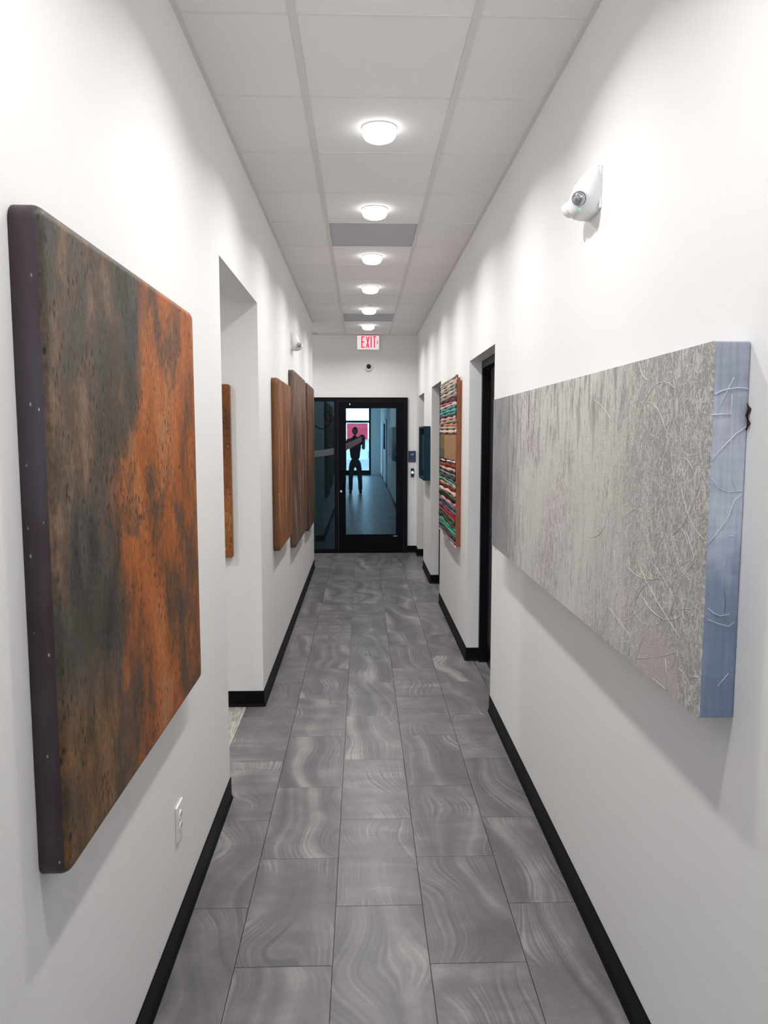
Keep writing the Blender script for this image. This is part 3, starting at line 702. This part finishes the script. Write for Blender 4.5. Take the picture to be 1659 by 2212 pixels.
# … and long looping threads on the face
rg = random.Random(4); bm = bmesh.new()
for k in range(46):
    y = -wy / 2 + 0.03 + abs(rg.gauss(0, 0.30)); z = rg.uniform(-0.34, 0.36); a = rg.uniform(0, 6.28); pts = []
    if y > wy / 2 - 0.1: continue
    L = rg.uniform(0.06, 0.28); bend = rg.uniform(-1.6, 1.6)
    for q in range(8):
        pts.append((-GT - 0.0013, max(-wy / 2 + 0.004, min(wy / 2 - 0.01, y)), max(-hz / 2 + 0.005, min(hz / 2 - 0.005, z))))
        y += math.cos(a) * L / 7; z += math.sin(a) * L / 7; a += bend / 7
    tube(bm, pts, rg.uniform(0.0005, 0.0010), 6)
obj('paint_threads', bm, mat('grey_thread_paint', (0.54, 0.525, 0.49), 0.5), t, smooth=True, kind='stuff')
bm = bmesh.new()
tube(bm, [(-0.006, -wy / 2 - 0.006, 0.262), (-0.003, -wy / 2 - 0.010, 0.252), (-0.005, -wy / 2 - 0.004, 0.238), (-0.003, -wy / 2 - 0.010, 0.224), (-0.005, -wy / 2 - 0.005, 0.210)], [0.002, 0.0035, 0.003, 0.0035, 0.002], 6)
obj('hanging_wire', bm, mat('dark_copper_wire', (0.06, 0.03, 0.015), 0.3, 0.7), t, smooth=True)

# textile and wood relief -------------------------------------------------
TY0, TY1, TZ0, TZ1 = 5.85, 7.02, 0.792, 2.130
tw = TY1 - TY0; th_ = TZ1 - TZ0
t = thing('textile_wall_hanging', 'wooden relief covered in wavy coloured fabric strips, on the right wall between the black doors', 'wall art', (XR, (TY0 + TY1) / 2, TZ0))
def wood_mat(name, c0, c1, sc=(1, 6, 1)):
    m = mat(name, c0, 0.45); q = NT(m); f_ = q.noise(q.coord(sc), 8, 4, 0.6)
    q.col(q.ramp(f_, [(0.35, c0), (0.65, c1)])); q.bump(f_, 0.2, 0.001); return m
M_CEDAR = wood_mat('cedar_red_wood', (0.20, 0.055, 0.018), (0.30, 0.09, 0.03), (1, 3, 0.6))
boxo('backing_board', M_CEDAR, -0.014, -0.0003, -tw / 2, tw / 2, 0.0, th_ - 0.045, parent=t, bev=0.001)
boxo('middle_frame', M_CEDAR, -0.029, -0.014, -tw / 2, tw / 2, 0.004, th_ - 0.022, parent=t, bev=0.001)
boxo('front_board', M_CEDAR, -0.040, -0.029, -tw / 2, tw / 2, 0.010, th_, parent=t, bev=0.001)
def zt_(py): return TZ1 - (py - 808) * (th_ / 380) - TZ0
M_GOLD = wood_mat('golden_plank', (0.36, 0.20, 0.085), (0.45, 0.27, 0.13), (1, 8, 0.8))
M_OLIVEW = wood_mat('olive_plank', (0.17, 0.11, 0.035), (0.26, 0.17, 0.06), (1, 8, 0.8))
for (a, b, mm) in ((-tw / 2 + 0.02, -tw / 2 + 0.42, M_GOLD), (-tw / 2 + 0.425, 0.22, M_GOLD), (0.225, 0.40, M_OLIVEW), (0.405, tw / 2 - 0.01, M_OLIVEW)):
    zlow = zt_(996) if mm is M_GOLD else zt_(975)
    boxo('plank', mm, -0.046, -0.040, a, b, zlow, zt_(939), parent=t, bev=0.001)
boxo('green_block', mat('moss_paint', (0.085, 0.10, 0.06), 0.6), -0.047, -0.040, 0.225, tw / 2 - 0.01, zt_(996), zt_(976), parent=t, bev=0.001)
strips = [(811, (165, 165, 152)), (817, (205, 196, 186)), (821, (200, 165, 148)), (827, (196, 188, 176)), (834, (150, 154, 140)), (842, (188, 176, 166)), (851, (166, 148, 146)), (859, (92, 60, 66)),
          (865, (180, 110, 118)), (871, (205, 192, 188)), (877, (120, 138, 140)), (885, (70, 172, 165)), (891, (110, 140, 142)), (896, (60, 62, 62)), (901, (222, 168, 165)), (909, (164, 152, 140)),
          (916, (196, 130, 108)), (922, (186, 172, 152)), (931, (226, 206, 196)),
          (1001, (232, 226, 220)), (1005, (60, 58, 56)), (1011, (150, 68, 46)), (1019, (222, 176, 176)), (1025, (36, 36, 38)), (1030, (140, 146, 140)), (1038, (74, 78, 82)), (1044, (100, 104, 104)), (1050, (110, 190, 170)),
          (1057, (196, 160, 140)), (1063, (122, 48, 30)), (1073, (228, 200, 196)), (1081, (98, 104, 86)), (1088, (44, 34, 28)), (1096, (214, 160, 170)), (1103, (120, 116, 124)), (1109, (48, 84, 94)), (1115, (104, 124, 140)),
          (1122, (196, 34, 58)), (1130, (112, 108, 88)), (1137, (96, 74, 58)), (1144, (64, 96, 80)), (1152, (90, 150, 128)), (1159, (72, 196, 162)), (1166, (112, 94, 98)), (1173, (84, 80, 82)), (1180, (150, 130, 132)), (1187, (212, 204, 204))]
rg = random.Random(9); _fm = {}
for i, (py, c) in enumerate(strips):
    prev = strips[i - 1][0] if i else 806; nxt = strips[i + 1][0] if i + 1 < len(strips) else 1190
    if py == 931: nxt = 937
    if py == 1001: prev = 998
    hgt = (min(py - prev, 9) + min(nxt - py, 9)) / 2 * th_ / 380 * 0.72
    zc = zt_(py); bm = bmesh.new(); pts = []; ph = rg.uniform(0, 6); amp = rg.uniform(0.002, 0.007)
    n = 13
    y_a = -tw / 2 - rg.choice((-0.02, -0.005, 0.0, 0.004)); y_b = tw / 2 - rg.uniform(0, 0.03)
    for k in range(n):
        u_ = k / (n - 1); pts.append((-0.041 - hgt * 0.25 - 0.002 * math.sin(ph + 9 * u_), y_a + (y_b - y_a) * u_, zc + amp * math.sin(ph + 4.0 * u_) + 0.0015 * math.sin(13 * u_ + 2.3 * ph)))
    rad = [hgt * (0.7 + 0.3 * math.sin(k * 1.3 + ph)) for k in range(n)]; rad[0] = hgt * 0.9
    tube(bm, pts, rad, 8, ry=0.45)
    if c not in _fm:
        mm = mat('fabric_%d' % i, lin(c), 0.85, spec=0.15); q = NT(mm); f_ = q.noise(q.coord((1, 3, 1)), 60, 3)
        cc = lin(c); q.col(q.ramp(f_, [(0.3, tuple(v * 0.6 for v in cc)), (0.6, cc)])); q.bump(f_, 0.4, 0.002); _fm[c] = mm
    obj('fabric_strip', bm, _fm[c], t, smooth=True)

# teal shadow box ----------------------------------------------------------
t = thing('shadow_box', 'deep dark teal shadow box frame on the right wall near the glass door', 'wall art', (XR, 8.87, 1.155))
M_TEAL = mat('dark_teal_paint', (0.006, 0.030, 0.050), 0.45, spec=0.25)
M_TEAL2 = mat('mid_teal_paint', (0.018, 0.055, 0.075), 0.5, spec=0.25)
a, hb, dpp = 0.37, 0.612, 0.076
boxo('back_board', M_TEAL, -0.012, -0.0003, -a, a, 0, hb, parent=t)
bm = bmesh.new()
box(bm, -dpp, -0.012, -a, -a + 0.022, 0, hb, 0.002); box(bm, -dpp, -0.012, a - 0.022, a, 0, hb, 0.002)
box(bm, -dpp, -0.012, -a + 0.022, a - 0.022, 0, 0.022, 0.0); box(bm, -dpp, -0.012, -a + 0.022, a - 0.022, hb - 0.022, hb, 0.0)
obj('rim', bm, M_TEAL, t)
boxo('inner_panel', M_TEAL2, -0.040, -0.012, -a + 0.10, a - 0.10, 0.09, hb - 0.09, parent=t, bev=0.003)
bm = bmesh.new(); box(bm, -0.052, -0.012, -a + 0.022, -a + 0.030, 0.022, hb - 0.022); obj('inner_lip', bm, mat('pale_teal_line', (0.10, 0.20, 0.23), 0.4), t)

# ------------------------------------------------------------------ behind the camera (seen only mirrored in the door glass)
M_CLEAR = glass_mat(0.06, (0.95, 0.97, 0.98)); M_CLEAR.name = 'clear_glass'
def storefront(name, x0, x1, zt2, y):
    bm = bmesh.new()
    box(bm, x0 - 0.08, x0, y - 0.1, y, 0, 2.85); box(bm, x1, x1 + 0.08, y - 0.1, y, 0, 2.85)
    box(bm, x0, x1, y - 0.1, y, 2.77, 2.85); box(bm, x0, x1, y - 0.1, y, 0, 0.20); box(bm, x0, x1, y - 0.1, y, 2.18, 2.27)
    f_ = obj(name, bm, M_FRAME, kind='structure')
    boxo('pane', M_CLEAR, x0, x1, y - 0.06, y - 0.05, 0.20, 2.18, parent=f_); boxo('pane', M_CLEAR, x0, x1, y - 0.06, y - 0.05, 2.27, 2.77, parent=f_)
storefront('window_1', WX0, WX1, WZ, YB)
storefront('window_2', -3.32, -1.08, WZ, YB)
bm = bmesh.new()
for y in (-8.6, -6.28): box(bm, -3.56, -3.48, y, y + 0.08, 0.5, 2.7)
box(bm, -3.56, -3.48, -8.6, -6.2, 2.62, 2.7); box(bm, -3.56, -3.48, -8.6, -6.2, 0.5, 0.58)
w3 = obj('window_3', bm, M_FRAME, kind='structure')
boxo('pane', M_CLEAR, -3.53, -3.52, -8.52, -6.28, 0.58, 2.62, parent=w3)
# outdoors
M_ASPH = mat('concrete_paving', (0.34, 0.32, 0.33), 0.9)
struct('ground_outside', [(-30, 30, -60, YB - 0.2, -0.25, -0.13)], M_ASPH)
t = thing('shop_building', 'low pale building with a red box sign across the car park', 'building', (0, -34, -0.13))
boxo('facade', mat('red_facade', (0.62, 0.03, 0.06), 0.6, emit=None), -1.1, 0.42, -3, 0, 1.5, 2.66, parent=t)
boxo('pale_band', mat('pale_facade', (0.75, 0.76, 0.78), 0.6), -1.5, 7.05, -2.9, -0.2, 0, 1.5, parent=t)
t = thing('parked_car', 'pale teal parked car outside the entrance', 'car', (2.6, -26, -0.13))
bm = bmesh.new()
prof = [(-2.2, 0.35), (-2.25, 0.75), (-1.9, 0.95), (-1.1, 1.02), (-0.5, 1.45), (0.7, 1.48), (1.4, 1.05), (2.1, 0.98), (2.25, 0.7), (2.2, 0.35)]
ring_loft(bm, [[(x, s * 0.85, z) for x, z in prof] for s in (-1, 1)]); obj('body', bm, mat('teal_car_paint', (0.20, 0.45, 0.50), 0.25), t)
for x in (-1.35, 1.35):
    for s in (-1, 1):
        bm = bmesh.new(); disc(bm, (x, s * 0.72, 0.33), (0, s, 0), [(0.001, 0), (0.33, 0), (0.33, 0.2), (0.2, 0.21), (0.001, 0.2)], 20); obj('wheel', bm, M_BLACK, t)
t = thing('wall_canvas', 'dark teal canvas on the corridor wall behind the viewer', 'painting', (XR, -4.9, 1.2))
boxo('canvas', M_TEAL, -0.05, -0.0005, -0.8, 0.8, 0, 0.85, parent=t, bev=0.004)

# ------------------------------------------------------------------ photographer (behind the camera, mirrored in the glass)
def skinned(name, joints, bones, m, parent, sub=2, root=0):
    me = bpy.data.meshes.new(name); names = list(joints)
    me.from_pydata([joints[k][:3] for k in names], [(names.index(a), names.index(b)) for a, b in bones], [])
    o = bpy.data.objects.new(name, me); COL.objects.link(o); o.parent = parent
    md = o.modifiers.new('skin', 'SKIN'); md.use_smooth_shade = True
    sv = me.skin_vertices[0].data
    for i, k in enumerate(names):
        r_ = joints[k][3]; sv[i].radius = r_ if isinstance(r_, tuple) else (r_, r_); sv[i].use_root = (i == root)
    s2 = o.modifiers.new('sub', 'SUBSURF'); s2.levels = sub; s2.render_levels = sub
    me.materials.append(m); return o
M_SKIN = mat('skin', (0.36, 0.21, 0.16), 0.5); M_SHIRT = mat('dark_shirt', (0.030, 0.018, 0.024), 0.8); M_JEAN = mat('dark_jeans', (0.015, 0.022, 0.035), 0.85)
M_HAIR = mat('dark_hair', (0.02, 0.015, 0.012), 0.6)
PX, PY = -0.20, -0.42
p = thing('person', 'person in dark clothes holding up a phone, mirrored in the glass door', 'person', (PX, PY, 0))
J_ = {'pelvis': (0, 0, 0.94, (0.150, 0.130)), 'waist': (0, 0.01, 1.14, (0.150, 0.115)), 'chest': (0, 0.0, 1.36, (0.19, 0.125)), 'upper': (0, -0.01, 1.50, (0.14, 0.10)), 'neck0': (0, 0.0, 1.585, 0.062), 'neck': (0, 0.01, 1.655, 0.055),
      'sl': (-0.185, 0.0, 1.515, 0.068), 'sr': (0.185, 0.0, 1.515, 0.068), 'ul': (-0.235, 0.05, 1.39, 0.055), 'ur': (0.225, 0.04, 1.39, 0.055)}
body = skinned('torso', J_, [('pelvis', 'waist'), ('waist', 'chest'), ('chest', 'upper'), ('upper', 'neck0'), ('neck0', 'neck'), ('upper', 'sl'), ('upper', 'sr'), ('sl', 'ul'), ('sr', 'ur')], M_SHIRT, p)
# forearms with hands
A = {'e0': (-0.235, 0.05, 1.39, 0.047), 'el': (-0.255, 0.12, 1.29, 0.044), 'w': (0.085, 0.335, 1.595, 0.029), 'h': (0.125, 0.355, 1.625, (0.034, 0.018)), 'k': (0.150, 0.365, 1.650, (0.032, 0.014))}
skinned('forearm', A, [('e0', 'el'), ('el', 'w'), ('w', 'h'), ('h', 'k')], M_SKIN, p)
A = {'e0': (0.225, 0.04, 1.39, 0.047), 'el': (0.245, 0.10, 1.27, 0.044), 'w': (0.262, 0.325, 1.560, 0.029), 'h': (0.262, 0.350, 1.605, (0.034, 0.018)), 'k': (0.260, 0.362, 1.635, (0.032, 0.014))}
skinned('forearm', A, [('e0', 'el'), ('el', 'w'), ('w', 'h'), ('h', 'k')], M_SKIN, p)
for s, bx in ((1, 0.148), (-1, 0.262)):
    for q in range(4):
        z0 = 1.618 + q * 0.019; x0 = bx
        skinned('finger', {'a': (x0, 0.362, z0, 0.009), 'b': (x0 + s * 0.006, 0.395, z0 + 0.004, 0.0085), 'c': (x0 + s * 0.020, 0.412, z0 + 0.003, 0.008), 'd': (x0 + s * 0.036, 0.410, z0, 0.007)}, [('a', 'b'), ('b', 'c'), ('c', 'd')], M_SKIN, p, 1)
    skinned('thumb', {'a': (bx - s * 0.004, 0.350, 1.605, 0.012), 'b': (bx + s * 0.012, 0.352, 1.630, 0.010), 'c': (bx + s * 0.024, 0.362, 1.655, 0.009)}, [('a', 'b'), ('b', 'c')], M_SKIN, p, 1)
Lg = {'hip': (0, 0, 1.03, (0.115, 0.095)), 'crotch': (0, 0, 0.93, (0.135, 0.105)), 'hl': (-0.095, 0, 0.80, 0.092), 'hr': (0.100, 0, 0.80, 0.092), 'tl': (-0.115, 0.015, 0.62, 0.080), 'tr': (0.122, 0.015, 0.62, 0.080),
      'kl': (-0.125, 0.025, 0.48, 0.070), 'kr': (0.135, 0.025, 0.48, 0.070), 'cl': (-0.130, 0, 0.30, 0.066), 'cr': (0.145, 0, 0.30, 0.066), 'al': (-0.135, -0.015, 0.055, 0.064), 'ar': (0.15, -0.015, 0.055, 0.064)}
skinned('trousers', Lg, [('hip', 'crotch'), ('crotch', 'hl'), ('crotch', 'hr'), ('hl', 'tl'), ('hr', 'tr'), ('tl', 'kl'), ('tr', 'kr'), ('kl', 'cl'), ('kr', 'cr'), ('cl', 'al'), ('cr', 'ar')], M_JEAN, p)
for x in (-0.135, 0.15):
    skinned('shoe', {'h': (x, -0.05, 0.050, (0.046, 0.052)), 'm': (x, 0.06, 0.048, (0.050, 0.050)), 't': (x * 1.1, 0.18, 0.038, (0.044, 0.036))}, [('h', 'm'), ('m', 't')], M_BLACK, p, 2)
bm = bmesh.new(); bmesh.ops.create_uvsphere(bm, u_segments=28, v_segments=20, radius=1)
for v in bm.verts:
    x, y, z = v.co
    k = 1 - 0.22 * max(0, -z) ** 1.5
    nose = 0.028 * math.exp(-((x / 0.16) ** 2 + ((z + 0.12) / 0.22) ** 2)) if y > 0 else 0
    brow = 0.006 * math.exp(-((z - 0.22) / 0.12) ** 2) if y > 0.3 else 0
    sock = -0.008 * (math.exp(-(((abs(x) - 0.38) / 0.16) ** 2 + ((z - 0.05) / 0.12) ** 2))) if y > 0.3 else 0
    lip = 0.006 * math.exp(-((x / 0.3) ** 2 + ((z + 0.47) / 0.08) ** 2)) if y > 0.3 else 0
    v.co = (x * 0.076 * k, y * 0.096 + nose + brow + sock + lip, z * 0.122)
head = obj('head', bm, M_SKIN, p, smooth=True); head.location = (0, 0.03, 1.775)
bm = bmesh.new(); bmesh.ops.create_uvsphere(bm, u_segments=24, v_segments=18, radius=1)
bmesh.ops.delete(bm, geom=[v for v in bm.verts if v.co.z < -0.45 or (v.co.y > 0.55 and v.co.z < 0.42)], context='VERTS')
for v in bm.verts: v.co = (v.co.x * 0.083, v.co.y * 0.104, v.co.z * 0.128)
obj('hair', bm, M_HAIR, head, smooth=True)
for s in (-1, 1):
    bm = bmesh.new(); bmesh.ops.create_uvsphere(bm, u_segments=10, v_segments=8, radius=1)
    for v in bm.verts: v.co = (v.co.x * 0.010 + s * 0.078, v.co.y * 0.018, v.co.z * 0.032 - 0.005)
    obj('ear', bm, M_SKIN, head, smooth=True)
    bm = bmesh.new(); bmesh.ops.create_uvsphere(bm, u_segments=10, v_segments=8, radius=0.008); bmesh.ops.translate(bm, verts=bm.verts, vec=(s * 0.030, 0.082, 0.006))
    obj('eye', bm, M_WHITEP, head, smooth=True)
bm = bmesh.new(); tube(bm, [(-0.024, 0.088, -0.058), (0, 0.096, -0.056), (0.024, 0.088, -0.058)], 0.005, 6); obj('mouth', bm, mat('lips', (0.35, 0.12, 0.10), 0.5), head, smooth=True)
t = thing('phone', 'dark phone held up in the photographer\'s hands', 'phone', (0.0, -0.022, 1.60))
boxo('body', M_DOORBLK, -0.037, 0.037, -0.008, 0, -0.07, 0.08, parent=t, bev=0.003)
